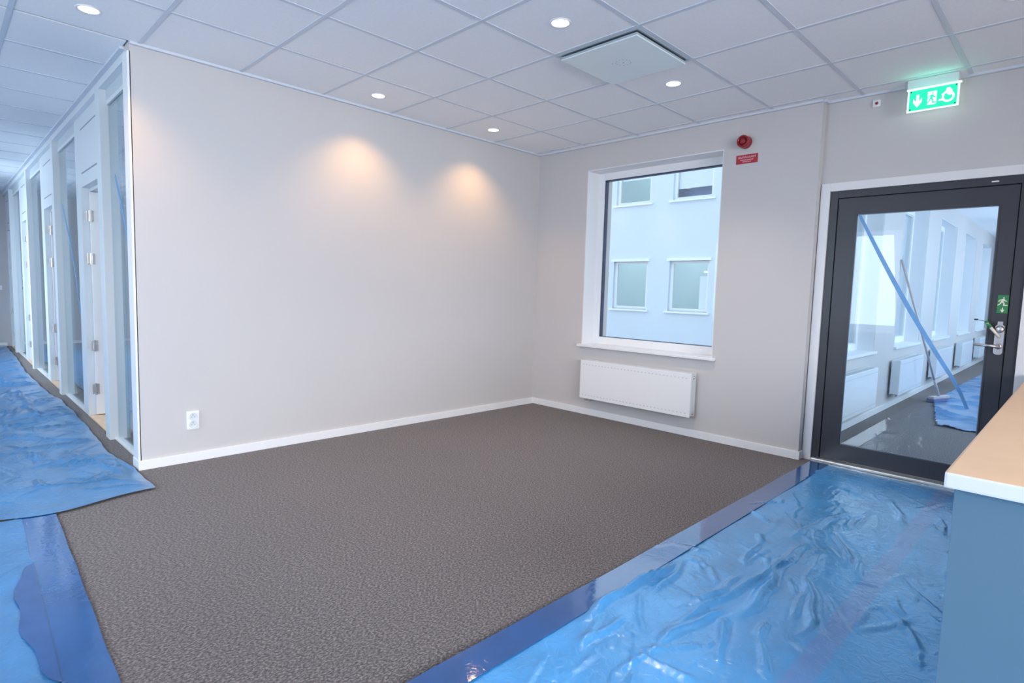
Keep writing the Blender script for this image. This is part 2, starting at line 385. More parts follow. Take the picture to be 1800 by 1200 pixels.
# white casing
bm = B(); cx0, cx1 = XD-.016, XD+.02
box(bm, cx0, cx1, -2.856, -2.794, 0, 2.084, bev=.003); box(bm, cx0, cx1, -4.047, -3.985, 0, 2.084, bev=.003); box(bm, cx0, cx1, -3.985, -2.856, fz, 2.084, bev=.003)
obj('door_casing', bm, M_CASING, d1)
bm = B(); a, b_ = XD+.0, XD+.08
box(bm, a, b_, -2.909, fo1, 0, fz, bev=.002); box(bm, a, b_, fo0, -3.927, 0, fz, bev=.002); box(bm, a, b_, -3.927, -2.909, 1.973, fz, bev=.002)
obj('door_frame', bm, M_DARK, d1)
obj('frame_seal', wall_holes(B(), 'x', XD+.028, XD+.06, -3.932, -2.904, .03, 1.978, [(-3.90, -2.94, .06, 1.94)]), M_GASK, d1)
GL = (-3.838, -3.029, .148, 1.858)
leaf = obj('door_leaf', wall_holes(B(), 'x', XD+.010, XD+.075, -3.921, -2.914, .034, 1.967, [GL]), M_DARK, d1)
bm = B(); x0, x1, t = XD+.006, XD+.022, .009
for q in ((GL[0], GL[0]+t, GL[2], GL[3]), (GL[1]-t, GL[1], GL[2], GL[3]), (GL[0]+t, GL[1]-t, GL[2], GL[2]+t), (GL[0]+t, GL[1]-t, GL[3]-t, GL[3])): box(bm, x0, x1, *q)
obj('glazing_bead', bm, M_DARK, leaf)
bm = B(); t2 = .005
for q in ((GL[0]+t, GL[0]+t+t2, GL[2]+t, GL[3]-t), (GL[1]-t-t2, GL[1]-t, GL[2]+t, GL[3]-t), (GL[0]+t, GL[1]-t, GL[2]+t, GL[2]+t+t2), (GL[0]+t, GL[1]-t, GL[3]-t-t2, GL[3]-t)): box(bm, XD+.018, XD+.026, *q)
obj('spacer_strip', bm, M_HEAD2, leaf)
obj('door_pane', bx(XD+.024, XD+.032, GL[0]+t, GL[1]-t, GL[2]+t, GL[3]-t), M_GLASSD, leaf)
obj('door_tag', bx(XD-.002, XD+.001, -3.816, -3.780, 1.992, 2.000), M_LACQ, d1)
obj('door_threshold', bx(XD-.035, XD+.10, -3.985, -2.862, 0, .024, bev=.006), M_ALU, d1)
# lock plate with lever handle, thumb turn and green tag
hx = XD+.010
hd = thing('lock_set', loc=(0, 0, 0)); hd.parent = d1
pts = []
def rrect(y0, y1, z0, z1, r_, k=6):
    out = []
    for (cy, cz, a0) in ((y1-r_, z1-r_, 0), (y0+r_, z1-r_, 90), (y0+r_, z0+r_, 180), (y1-r_, z0+r_, 270)):
        for i in range(k+1):
            a_ = math.radians(a0+90*i/k); out.append((cy+r_*math.cos(a_), cz+r_*math.sin(a_)))
    return out
NX = dict(ex=(0, -1, 0), ey=(0, 0, 1))      # prism faces -x : ex x ey = (-1,0,0)
def plate(bm, pts, x, th): return poly_prism(bm, [(-p[0], p[1]) for p in pts], (x, 0, 0), (0, -1, 0), (0, 0, 1), th)
bm = B(); plate(bm, rrect(-3.915, -3.869, .915, 1.105, .018), hx, .014)
obj('lock_plate', bm, M_STEEL, hd)
bm = B(); plate(bm, rrect(-3.905, -3.879, 1.10, 1.124, .004), hx, .018); obj('plate_cap', bm, M_STEEL, hd)
bm = B(); lathe(bm, (hx-.014, -3.892, 1.075), (-1, 0, 0), [(.0, .012), (.016, .012), (.020, .008), (.020, 0), (.023, 0), (.023, -.002)]); obj('cylinder_rosette', bm, M_STEEL, hd, smooth=True)
bm = B(); cyl(bm, (hx-.010, -3.892, .968), (hx-.055, -3.892, .968), .011); cyl(bm, (hx-.050, -3.900, .968), (hx-.050, -3.775, .972), .0095, .0085)
lathe(bm, (hx-.050, -3.775, .972), (0, 1, .03), [(.0085, 0), (.006, .004), (0, .006)]); obj('lever_handle', bm, M_STEEL, hd, smooth=True)
bm = B(); lathe(bm, (hx-.014, -3.892, .968), (-1, 0, 0), [(.019, 0), (.019, .006), (.012, .008)]); obj('handle_rosette', bm, M_STEEL, hd, smooth=True)
bm = B(); cyl(bm, (hx-.022, -3.893, 1.026), (hx-.040, -3.845, 1.090), .0075, .009, n=14); obj('thumb_turn', bm, M_CREAM, hd, smooth=True)
bm = B(); cyl(bm, (hx-.040, -3.848, 1.086), (hx-.046, -3.826, 1.118), .010, .011, n=14); lathe(bm, (hx-.046, -3.826, 1.118), (-.1, .55, .8), [(.011, 0), (.008, .006), (0, .009)], n=14); obj('turn_grip', bm, M_GREEN, hd, smooth=True)
bm = B(); cyl(bm, (hx-.046, -3.826, 1.122), (hx-.05, -3.775, 1.130), .0015, n=6); box(bm, hx-.054, hx-.046, -3.785, -3.765, 1.126, 1.136, bev=.002); obj('seal_thread', bm, M_BLACK, hd)
bm = B(); box(bm, hx-.0525, hx-.049, -3.841, -3.829, 1.100, 1.104); box(bm, hx-.0555, hx-.052, -3.838, -3.824, 1.109, 1.113); obj('grip_mark', bm, M_CREAM, hd)

# ================================================================= GLAZED PARTITION WITH OFFICE DOORS
GXp = -3.675
part_top = thing('trim_2', kind='structure')
obj('ceiling_rail', bx(-3.735, -3.60, T, 9.25, H-.062, H, bev=.002), M_FRAME, part_top)
STEP = 2.35
hinge_bm = B(); box(hinge_bm, -.026, .026, -.004, 0, -.045, .045, bev=.001); cyl(hinge_bm, (0, -.008, -.050), (0, -.008, .050), .0085, n=12)
for zz in (-.03, .03):
    for xx in (-.017, .017): cyl(hinge_bm, (xx, -.0055, zz), (xx, -.003, zz), .004, n=8)
hinge_me = bpy.data.meshes.new('hinge'); hinge_bm.to_mesh(hinge_me); hinge_bm.free(); hinge_me.materials.append(M_STEEL)
wn = n
for k in range(4):
    y = STEP*k
    # glazing bay before the post
    g0, g1 = (T if k == 0 else y-STEP+2.25), y+.955
    wg = thing('window_%d' % wn, kind='structure'); wn += 1
    obj('head_panel', bx(-3.690, -3.655, g0, g1, 2.535, H-.062), M_HEAD, wg)
    bm = B(); box(bm, -3.690, -3.660, g0, g1, 2.505, 2.535); box(bm, -3.690, -3.660, g0, g0+.012, .012, 2.505)
    obj('glazing_channel', bm, M_FRAME, wg)
    obj('floor_rail', bx(-3.700, -3.650, g0, g1, 0, .012), M_LACQ, wg)
    obj('partition_pane', bx(GXp-.004, GXp+.004, g0+.012, g1, .012, 2.505), M_GLASS2, wg)
    # square post
    p0 = y+.955
    obj('trim_%d' % (3+k), bx(-3.735, -3.600, p0, p0+.145, 0, H-.062 if k else H-.062, bev=.003), M_FRAME, kind='structure')
    # door set
    dr = thing('door_%d' % (2+k), kind='structure')
    o0, o1 = p0+.145, min(y+2.0, 9.05)
    j1 = min(y+2.25, 9.25)
    tp = obj('transom_panel', bx(-3.700, -3.640, o0, j1, 2.015, H-.062, bev=.002), M_FRAME, dr)
    for zz, dz in ((2.495, .005), (2.130, .006)):
        obj('panel_slot', bx(-3.7015, -3.699, y+1.24, min(y+1.955, 8.95), zz-dz, zz+dz), M_PLUG, tp)
    obj('side_panel', bx(-3.700, -3.640, o1+.02, j1, 0, 2.015, bev=.002), M_FRAME, dr)
    bm = B(); box(bm, -3.705, -3.585, o1-.012, o1+.02, 0, 2.015, bev=.002); box(bm, -3.640, -3.585, o0, o1-.012, 1.99, 2.015); obj('door_jamb', bm, M_FRAME, dr)
    obj('office_threshold', bx(-3.705, -3.30, o0, o1-.012, 0, .012, bev=.002), M_OAK, dr)
    lf = obj('door_leaf', bx(-3.652, -2.80, o1-.058, o1-.018, .02, 1.982, bev=.002), M_LACQ, dr)
    for hz in (1.775, 1.405, .640, .252):
        share('hinge', hinge_me, (-3.655, o1-.060, hz), lf)
    bm = B(); cyl(bm, (-2.87, o1-.058, 1.0), (-2.87, o1-.11, 1.0), .009); cyl(bm, (-2.87, o1-.105, 1.0), (-3.0, o1-.105, 1.0), .009); obj('lever_handle', bm, M_STEEL, lf, smooth=True)
    obj('door_closer', bx(-3.56, -3.40, o1-.075, o1-.05, 1.915, 1.965, bev=.003), M_HEAD, lf)

# ================================================================= OPPOSITE BUILDING ACROSS THE COURTYARD
FX = 12.8
bld = thing('building', 'pale blue-white rendered building facing the window across the courtyard', 'building', loc=(0, 0, 0))
fw = [(-2.37+2.24*k, -.97+2.24*k) for k in range(9)]
FH = [(.70, 2.37), (4.35, 6.02), (-2.95, -1.28)]
bm = B(); prev = []
cur = -3.6
for z0, z1 in sorted(FH):
    box(bm, FX, FX+.30, -2.4, 20, cur, z0)
    c = -2.4
    for a0, a1 in fw: box(bm, FX, FX+.30, c, a0, z0, z1); c = a1
    box(bm, FX, FX+.30, c, 20, z0, z1); cur = z1
box(bm, FX, FX+.30, -2.4, 20, cur, 8.2); box(bm, FX-.05, FX+.4, -2.4, 20, 8.2, 8.35)
obj('outer_wall', bm, M_FACADE, bld)
bm = B()
for zf in (-3.65, -.1, 3.5, 7.2): box(bm, FX+.30, FX+5, -2.4, 20, zf-.15, zf)
box(bm, FX+4.9, FX+5, -2.4, 20, -3.6, 8)
for k in range(9): box(bm, FX+.30, FX+4.9, -.75+2.24*k, -.65+2.24*k, -3.6, 8)
obj('inner_rooms', bm, M_ROOMB, bld)
M_TUBE = mat('tube_lamp', (1, 1, 1), .5, emit=((.9, .97, 1), 2.2))
k = 0
for z0, z1 in FH[:2]:
    for a0, a1 in fw:
        w = thing('window'); w.parent = bld
        fr_ = .10; x0, x1 = FX+.10, FX+.18
        bm = B(); box(bm, x0, x1, a0, a0+fr_, z0, z1); box(bm, x0, x1, a1-fr_, a1, z0, z1); box(bm, x0, x1, a0+fr_, a1-fr_, z0, z0+fr_); box(bm, x0, x1, a0+fr_, a1-fr_, z1-fr_*.8, z1)
        obj('window_frame', bm, M_FWHITE, w)
        obj('window_pane', bx(x0+.04, x0+.046, a0+fr_, a1-fr_, z0+fr_, z1-fr_*.8), M_GLASS, w)
        bm = B(); box(bm, FX-.09, FX+.10, a0-.10, a1+.10, z0-.06, z0); obj('outer_sill', bm, M_FWHITE, w)
        bm = B(); box(bm, FX-.06, FX+.10, a0-.08, a1+.08, z1, z1+.09); obj('head_trim', bm, M_FWHITE, w)
        if z0 < 1:
            bm = B(); cyl(bm, (FX+1.2, a0+.2, z1-.30), (FX+1.2, a1-.65, z1-.32), .022, n=10); cyl(bm, (FX+1.2, a0+.5, z1-.3), (FX+1.2, a0+.5, 3.35), .008, n=6); obj('tube_lamp', bm, M_TUBE, w)
            if k % 2 == 1:
                obj('curtain', bx(x1+.05, x1+.09, a0+.12, a0+.40, z0+.1, z1-.5), M_BLIND, w)
        else:
            drop = 1.18 if 3.9 < a0 < 5 else .70
            obj('roller_blind', bx(x1+.02, x1+.03, a0+.08, a1-.08, z1-drop-.1, z1-.05), M_BLIND, w)
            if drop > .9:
                obj('dim_room_board', bx(x1+.5, x1+.52, a0-.3, a1+.5, z0-.2, z1), M_DUSK, w)  # thin board coloured dark blue for the dim room below the blind
        k += 1
obj('ground_courtyard', bx(.42, 13, -2.474, 20, -3.8, -3.6), M_GROUND, kind='structure')

for zc in (3.30, 6.95):                                        # area lamps added to brighten the rooms across the courtyard
    area('far_room_fill', (FX+2.4, 6, zc), (0, 0, 0), 3.6, 15, 190, (.84, .94, 1), 170)

# ================================================================= RADIATORS
def radiator(label, loc, rz, L, group=None, small=False, z0=.187, z1=.565):
    """local frame: wall plane y=0, room towards -y; x along the wall from 0..L"""
    root = thing('radiator', label, 'radiator', loc, rz, group)
    f0, f1 = -.115, -.105; b0, b1 = -.032, -.024
    body = obj('front_panel', bx(0, L, f0, f1, z0, z1, bev=.003), M_LACQ, root)
    obj('back_panel', bx(0, L, b0, b1, z0, z1, bev=.002), M_LACQ, root)
    bm = B(); box(bm, -.003, 0, -.110, -.028, z0+.01, z1, bev=.001); obj('side_cover', bm, M_FRAME, root)
    bm = B(); box(bm, L, L+.003, -.110, -.028, z0+.01, z1, bev=.001); obj('side_cover', bm, M_FRAME, root)
    # top grille: two side rails with cross slats
    bm = B(); box(bm, 0, L, -.109, -.103, z1-.004, z1+.003); box(bm, 0, L, -.034, -.028, z1-.004, z1+.003)
    nn = int(L/.022)
    for i in range(nn): box(bm, .006+i*(L-.012)/nn, .006+i*(L-.012)/nn+.011, -.103, -.034, z1-.004, z1)
    obj('top_grille', bm, M_FRAME, root, kind='stuff')
    # rows of welding dimples near the top and bottom of the front
    bm = B(); m_ = int((L-.06)/.036)
    for i in range(m_):
        x = .04+i*(L-.08)/(m_-1)
        box(bm, x-.006, x+.006, f0-.0012, f0, z1-.045, z1-.036); box(bm, x-.006, x+.006, f0-.0012, f0, z0+.030, z0+.039)
    obj('dimple_row', bm, M_HEAD, root, kind='stuff')
    # convector fins between the panels
    bm = B()
    for i in range(int(L/.05)): box(bm, .02+i*.05, .022+i*.05, -.105, -.032, z0+.03, z1-.03)
    obj('convector_fins', bm, M_FRAME, root, kind='stuff')
    for z in (z0+.035, z1-.035): obj('end_plug', lathe(B(), (L+.003, -.068, z), (1, 0, 0), [(.014, 0), (.014, .006), (.008, .010), (0, .010)], n=14), M_STEEL, root, smooth=True)
    bm = B()
    for x in (.05, .10): cyl(bm, (x, -.068, z0+.002), (x, -.068, z0-.028), .010, n=12); box(bm, x-.013, x+.013, -.082, -.054, z0-.022, z0-.008, bev=.002)
    box(bm, .05, .10, -.074, -.062, z0-.014, z0-.004); obj('valve_block', bm, M_STEEL, root)
    for x in (.12, L-.12): obj('wall_bracket', bx(x-.012, x+.012, -.026, -.001, z0+.05, z1-.04), M_FRAME, root)
    return root
# main radiator: local x runs along -y of the world
radiator('long white panel radiator under the window beside the dark door', (0, -.740, 0), -PI/2, 1.19)
def rot_rad(x, lab):
    # corridor radiators: wall faces -y; local x along +x
    return radiator(lab, (x, CY-.001, 0), 0, 1.27, 'radiators behind the glass door', z0=.165, z1=.56)
labs = ['white radiator behind the glass door, nearest to the door', 'white radiator behind the glass door, second from the door',
        'white radiator behind the glass door, third from the door', 'white radiator behind the glass door, just left of the lever handle', 'white radiator behind the glass door, farthest along its corridor']
for i in range(5): rot_rad(.80+2.26*i, labs[i])

# ================================================================= WALL FITTINGS
so = thing('wall_socket', 'white double wall socket low on the left of the long wall', 'socket', (0, 0, 0))
X0, X1, Z0, Z1 = -3.468, -3.390, .225, .350
obj('socket_frame', bx(X0, X1, -.010, 0, Z0, Z1, bev=.003), M_LACQ, so)
bm = B(); xc = (X0+X1)/2
for zc in (Z0+.036, Z1-.036):
    lathe(bm, (xc, -.0165, zc), (0, -1, 0), [(.024, 0), (.0255, .001), (.0255, -.006)], n=24)
    lathe(bm, (xc, -.010, zc), (0, -1, 0), [(.0245, 0), (.021, -.004+.0045), (0, .0005)], n=24)
obj('socket_well', bm, M_FRAME, so, smooth=True)
bm = B()
for zc in (Z0+.036, Z1-.036):
    bm = B()
    for dx in (-.0095, .0095): cyl(bm, (xc+dx, -.0118, zc-.004), (xc+dx, -.0102, zc-.004), .003, n=10)
    box(bm, xc-.002, xc+.002, -.013, -.010, zc+.004, zc+.016)
    obj('socket_hole', bm, M_PLUG, so)
so2 = thing('wall_switch', 'small white switch plate on the far corridor wall, left edge', 'switch', (0, 0, 0))
obj('switch_plate', bx(-3.99, -3.79, 9.238, 9.25, .99, 1.07, bev=.003), M_LACQ, so2)
obj('rocker', bx(-3.94, -3.90, 9.232, 9.24, 1.0, 1.06, bev=.002), M_FRAME, so2); obj('rocker', bx(-3.875, -3.835, 9.232, 9.24, 1.0, 1.06, bev=.002), M_PLUG, so2)

# siren and its label
sr = thing('fire_siren', 'round red fire alarm siren high on the window wall', 'siren', (0, -2.228, 2.462))
bm = B(); lathe(bm, (0, 0, 0), (-1, 0, 0), [(0, 0), (.050, 0), (.050, .012), (.047, .022), (.047, .034)], n=32); obj('siren_base', bm, M_RED, sr, smooth=False)
bm = B(); lathe(bm, (0, 0, 0), (-1, 0, 0), [(.047, .034), (.048, .060), (.045, .068), (.036, .068), (.033, .050), (.025, .046), (.024, .060), (.018, .068), (0, .070)], n=32); obj('sounder_head', bm, M_RED, sr, smooth=True)
lb = thing('alarm_label', 'small red alarm label under the red siren', 'label', (0, 0, 0))
obj('label_plate', bx(-.003, 0, -2.332, -2.158, 2.297, 2.367), M_RED2, lb)
def text_mesh(name, txt, size, m, parent, xyz, wid):
    cu = bpy.data.curves.new(name, 'FONT'); cu.body = txt; cu.size = size; cu.align_x = 'CENTER'; cu.align_y = 'CENTER'; cu.extrude = .0006
    to = bpy.data.objects.new(name, cu); C.objects.link(to)
    me = bpy.data.meshes.new_from_object(to.evaluated_get(bpy.context.evaluated_depsgraph_get())); bpy.data.objects.remove(to)
    me.materials.clear(); me.materials.append(m)
    o = bpy.data.objects.new(name, me); C.objects.link(o); o.parent = parent
    o.matrix_local = Matrix(((0, 0, -1, xyz[0]), (-1, 0, 0, xyz[1]), (0, 1, 0, xyz[2]), (0, 0, 0, 1)))     # reads from the room, facing -x
    xsz = max(v.co.x for v in me.vertices)-min(v.co.x for v in me.vertices)
    s = wid/xsz
    for v in me.vertices: v.co.x *= s
    return o
text_mesh('label_text', 'BRANNALARM', .026, M_PINK, lb, (-.0035, -2.245, 2.346), .140)
bm = B()
for z, a in ((2.326, .052), (2.312, .034)):
    yy = -2.245-a
    while yy < -2.245+a: box(bm, -.0038, -.003, yy, min(yy+.012, -2.245+a), z-.003, z+.003); yy += .014
obj('small_print', bm, M_PINK, lb)

# little call point high on the door wall
cp = thing('wall_sensor', 'tiny white square sensor with red dot above the dark door', 'sensor', (XD, -3.112, 2.605))
obj('sensor_case', bx(-.014, 0, -.024, .024, -.023, .023, bev=.003), M_LACQ, cp)
bm = B(); lathe(bm, (-.014, 0, 0), (-1, 0, 0), [(.010, 0), (.009, .005), (0, .007)], n=16); obj('red_button', bm, M_RED, cp, smooth=True)

# ---- pictogram pieces (2D, +x to the right as seen, +y up)
ARROW = [(-.13, .5), (.13, .5), (.13, -.05), (.40, .20), (.40, -.10), (0, -.52), (-.40, -.10), (-.40, .20), (-.13, -.05)]
RUN = [[(-.06, .30), (.08, .34), (.20, .14), (.36, .10), (.36, .02), (.14, .04), (.08, .12), (.04, -.02), (.16, -.16), (.14, -.34), (.42, -.36), (.42, -.46), (.02, -.46), (.03, -.22), (-.10, -.08), (-.20, -.28), (-.42, -.46), (-.48, -.38), (-.30, -.22), (-.20, .02), (-.16, .18), (-.28, .12), (-.34, -.04), (-.42, .0), (-.34, .20)],
       [(.10+.075*math.cos(a*PI/5)-.06, .43+.075*math.sin(a*PI/5)) for a in range(10)]]
def ring(r0, r1, a0, a1, cx, cy, n_=20):
    o_ = [(cx+r1*math.cos(math.radians(a0+(a1-a0)*i/n_)), cy+r1*math.sin(math.radians(a0+(a1-a0)*i/n_))) for i in range(n_+1)]
    i_ = [(cx+r0*math.cos(math.radians(a1+(a0-a1)*i/n_)), cy+r0*math.sin(math.radians(a1+(a0-a1)*i/n_))) for i in range(n_+1)]
    return o_+i_
WHEEL = [ring(.24, .36, -215, 70, .05, -.10), [(-.02, .50), (.12, .50), (.26, .30), (.30, .02), (.12, -.02), (-.02, .08), (-.10, .22), (-.10, .40)],
         [(-.20, -.30), (-.12, -.20), (-.44, -.20), (-.52, -.30)], [(-.10, .30), (.0, .22), (-.26, .02), (-.34, .10)]]
def pict(bm, polys, cy, cz, s, x, th=.0012, sx_=1.0, mir=1):
    for p in polys:
        q = [(mir*a_*s*sx_, b2*s) for a_, b2 in p]
        area2 = sum(q[i][0]*q[(i+1) % len(q)][1]-q[(i+1) % len(q)][0]*q[i][1] for i in range(len(q)))
        if area2 < 0: q = q[::-1]
        poly_prism(bm, q, (x, cy, cz), (0, -1, 0), (0, 0, 1), th)

# sticker on the door
st = thing('exit_sticker', 'green escape route sticker above the door lock', 'sticker')
obj('sticker_sheet', bx(XD+.0085, XD+.010, -3.920, -3.866, 1.176, 1.289), M_GREEN, st)
bm = B(); pict(bm, RUN, -3.893, 1.248, .055, XD+.0085, .0006); pict(bm, [ARROW], -3.893, 1.196, .030, XD+.0085, .0006, sx_=.7); obj('sticker_pictogram', bm, M_CREAM, st)

# illuminated exit sign under the ceiling
M_SG = mat('sign_green_lit', (.02, .5, .3), .4, emit=((.008, .58, .27), 1.0))
M_SW = mat('sign_white_lit', (.9, 1, .97), .4, emit=((.78, 1.0, .93), 1.0))
M_PLEX = mat('sign_edge_lit', (.9, 1, .97), .3, emit=((.70, .95, .85), .75))
es = thing('exit_sign', 'green illuminated exit sign hanging from the ceiling by the dark door', 'sign')
sx0 = -.035; y0, y1 = -3.590, -3.316; z0, z1 = 2.474, 2.614
obj('sign_housing', bx(-.055, .015, -3.583, -3.312, 2.618, H+.002, bev=.004), M_FRAME, es)
obj('sign_rail', bx(sx0-.014, sx0+.014, y0-.008, y1+.006, z1, z1+.006), M_PLEX, es)
obj('sign_plate', bx(sx0-.004, sx0+.004, y0, y1, z0, z1), M_PLEX, es)
fc = obj('green_face', bx(sx0-.0052, sx0-.004, y0+.010, y1-.010, z0+.008, z1-.004), M_SG, es)
bm = B(); zc = (z0+z1)/2
pict(bm, [ARROW], y1-.056, zc-.004, .078, sx0-.0052, sx_=.75)
box(bm, sx0-.0062, sx0-.0052, y1-.158, y1-.110, zc-.040, zc+.042)
pict(bm, WHEEL, y1-.214, zc+.002, .092, sx0-.0052)
obj('sign_pictogram', bm, M_SW, fc)
bm = B(); pict(bm, RUN, y1-.134, zc, .070, sx0-.0062, .0008, sx_=.8); obj('running_figure', bm, M_SG, fc)
bm = B()
for yy in (y0+.018, y1-.018):
    for zz in (z0+.016, z1-.012): obj('sign_screw', cyl(B(), (sx0-.0052, yy, zz), (sx0-.0075, yy, zz), .0042, n=10), M_BLACK, es)
gl = bpy.data.lights.new('sign_lamp', 'AREA'); gl.shape = 'RECTANGLE'; gl.size = .02; gl.size_y = .25; gl.energy = .07; gl.color = (.12, 1, .62)
go = bpy.data.objects.new('sign_lamp', gl); C.objects.link(go); go.location = (sx0-.03, -3.452, 2.60); go.rotation_euler = (0, PI-.75, 0)

# ================================================================= DOWNLIGHTS
M_LAMP = mat('lamp_disc', (1, 1, 1), .5, emit=((1, .93, .82), 3.0))
M_RING = mat('lamp_ring', (.80, .80, .82), .35, noise=(30, .02))
LX = (-.989, -2.189, -3.989); LY = (-.320, -2.130, -3.930)
dl_me = {}
bm = B(); lathe(bm, (0, 0, 0), (0, 0, -1), [(.060, 0), (.060, .003), (.056, .005), (.050, .004), (.047, .0015)], n=36); m1 = bpy.data.meshes.new('trim_ring'); bm.to_mesh(m1); bm.free(); m1.materials.append(M_RING)
for p in m1.polygons: p.use_smooth = True
bm = B(); lathe(bm, (0, 0, 0), (0, 0, -1), [(.048, .0015), (.030, .0022), (0, .0025)], n=32); m2 = bpy.data.meshes.new('lamp_lens'); bm.to_mesh(m2); bm.free(); m2.materials.append(M_LAMP)
DL = {(0, 0): 'recessed ceiling spotlight nearest the wall corner, above the long wall', (1, 0): 'recessed ceiling spotlight lighting the long wall, left of the corner one',
      (2, 0): 'recessed ceiling spotlight at upper left, beside the glazed partition', (0, 1): 'recessed ceiling spotlight between the air panel and the window wall',
      (1, 1): 'recessed ceiling spotlight between the air panel and the long wall side', (0, 2): 'recessed ceiling spotlight in the top right, by the exit sign',
      (2, 1): 'recessed ceiling spotlight overhead, out of the picture'}
DL[(1, 1)] = 'recessed ceiling spotlight near the top edge, left of the air panel'
for (i, j), lab in DL.items():
    if (i, j) == (2, 1): continue
    x, y = LX[i], LY[j]
    t_ = thing('downlight', lab, 'downlight', (x, y, H+.004), group='recessed ceiling spotlights')
    share('trim_ring', m1, (0, 0, 0), t_); share('lamp_lens', m2, (0, 0, 0), t_)
    l = bpy.data.lights.new('spot_lamp', 'SPOT'); l.energy = (22, 34, 10)[j]; l.color = (1, .55, .20) if j == 0 else (1, .80, .62); l.spot_size = math.radians(116); l.spot_blend = .75; l.shadow_soft_size = .035
    o = bpy.data.objects.new('spot_lamp', l); C.objects.link(o); o.location = (x, y, H-.012)

# ================================================================= AIR PANEL IN THE CEILING
M_VENT = mat('air_panel_enamel', (.82, .90, .91), .35, noise=(1.5, .02)); M_VEDGE = mat('air_panel_edge', (.40, .47, .52), .4, noise=(10, .05))
ap = thing('air_diffuser', 'square pale metal air panel hanging slightly below the ceiling tiles', 'air vent', ((VX[0]+VX[1])/2, (VY[0]+VY[1])/2, H))
bm = B(); hh = .286
box(bm, -hh, hh, -hh, hh, .012, .030); obj('duct_box', bm, M_VEDGE, ap)
bm = B(); wall_holes(bm, 'x', -hh, hh, -hh, hh, 0, 0, []) if False else None
for b4 in ((-hh, -hh+.012, -hh, hh), (hh-.012, hh, -hh, hh), (-hh+.012, hh-.012, -hh, -hh+.012), (-hh+.012, hh-.012, hh-.012, hh)): box(bm, *b4, -.004, .012)
obj('diffuser_frame', bm, M_VEDGE, ap)
obj('front_plate', bx(-.270, .270, -.270, .270, -.030, -.024, bev=.001), M_VENT, ap)
bm = B()
for b4 in ((-.270, -.262, -.270, .270), (.262, .270, -.270, .270), (-.262, .262, -.270, -.262), (-.262, .262, .262, .270)): box(bm, *b4, -.024, -.012)
obj('plate_flange', bm, M_VEDGE, ap)
bm = B()
for k_ in range(12):
    a_ = 2*PI*k_/12; cyl(bm, (.045*math.cos(a_), .045*math.sin(a_), -.0305), (.045*math.cos(a_), .045*math.sin(a_), -.0302), .0035, n=8)
cyl(bm, (0, 0, -.031), (0, 0, -.0302), .005, n=10); cyl(bm, (-.03, .06, -.031), (-.03, .06, -.0302), .004, n=8)
obj('measuring_hole', bm, M_PLUG, ap, kind='stuff')
bm = B()
for sx_ in (-.2, .2):
    for sy_ in (-.2, .2): obj('hanger_pin', cyl(B(), (sx_, sy_, -.024), (sx_, sy_, .014), .006, n=8), M_VEDGE, ap)

# ================================================================= COUNTER
ct = thing('counter', 'blue-grey reception counter with beige worktop at the right edge', 'counter', (0, 0, 0))
bm = bx(-2.885, XD-.003, -4.95, -4.055, .772, .812, bev=.006, mi=0)
top = obj('worktop', bm, [M_CEDGE, M_CTOP], ct)
for p in top.data.polygons:
    if p.normal.z > .9: p.material_index = 1
obj('end_panel', bx(-2.862, -2.842, -4.93, -4.075, 0, .772, bev=.001), M_CBODY, ct)
bm = B()
obj('side_panel', bx(-2.842, XD-.006, -4.098, -4.078, 0, .772), M_CBODY, ct)
obj('side_panel', bx(-2.842, XD-.006, -4.93, -4.91, 0, .772), M_CBODY, ct)

# ================================================================= BLUE PROTECTIVE FILM
def lowfreq(X, Y, n_, fmin, fmax, amp, seed):
    rs = np.random.RandomState(seed); h = np.zeros_like(X)
    for _ in range(n_):
        a_ = rs.uniform(0, 2*PI); k_ = rs.uniform(fmin, fmax); h += np.sin((X*math.cos(a_)+Y*math.sin(a_))*k_+rs.uniform(0, 7))*amp/math.sqrt(n_)*fmin/k_*1.5
    return h
def folds(X, Y, segs, wmul=1.0, hmul=1.0):
    h = np.zeros_like(X)
    wx = X+.012*np.sin(Y*9+X*4); wy = Y+.012*np.sin(X*8+1.3)+.006*np.sin(X*23)
    for (ax_, ay_, bx_, by_, s) in segs:
        L = math.hypot(bx_-ax_, by_-ay_)
        if L < 1e-3: continue
        tx, ty = (bx_-ax_)/L, (by_-ay_)/L
        w_ = .011*s*wmul*(1+.25*math.sin(ax_*37))
        m_ = (wx > min(ax_, bx_)-.15) & (wx < max(ax_, bx_)+.15) & (wy > min(ay_, by_)-.15) & (wy < max(ay_, by_)+.15)
        dx, dy = wx[m_]-ax_, wy[m_]-ay_
        t = (dx*tx+dy*ty)/L; d = -dx*ty+dy*tx
        tp = np.clip(np.minimum(t, 1-t)*3+.25, 0, 1); tp = tp*tp*(3-2*tp)
        ww = w_*(.7+.6*np.clip(t, 0, 1))
        h[m_] += .0115*s*hmul*tp*(np.exp(-(d/ww)**2)-.35*np.exp(-((d-2.2*ww)/(1.6*ww))**2)*.8)
    return h
def rsegs(n_, x0, x1, y0, y1, ang, spread, lmin, lmax, smin, smax, seed):
    rs = np.random.RandomState(seed); out = []
    for _ in range(n_):
        x, y = rs.uniform(x0, x1), rs.uniform(y0, y1); a_ = math.radians(ang+rs.normal()*spread); L = rs.uniform(lmin, lmax)
        out.append((x, y, x+L*math.cos(a_), y+L*math.sin(a_), rs.uniform(smin, smax)))
    return out
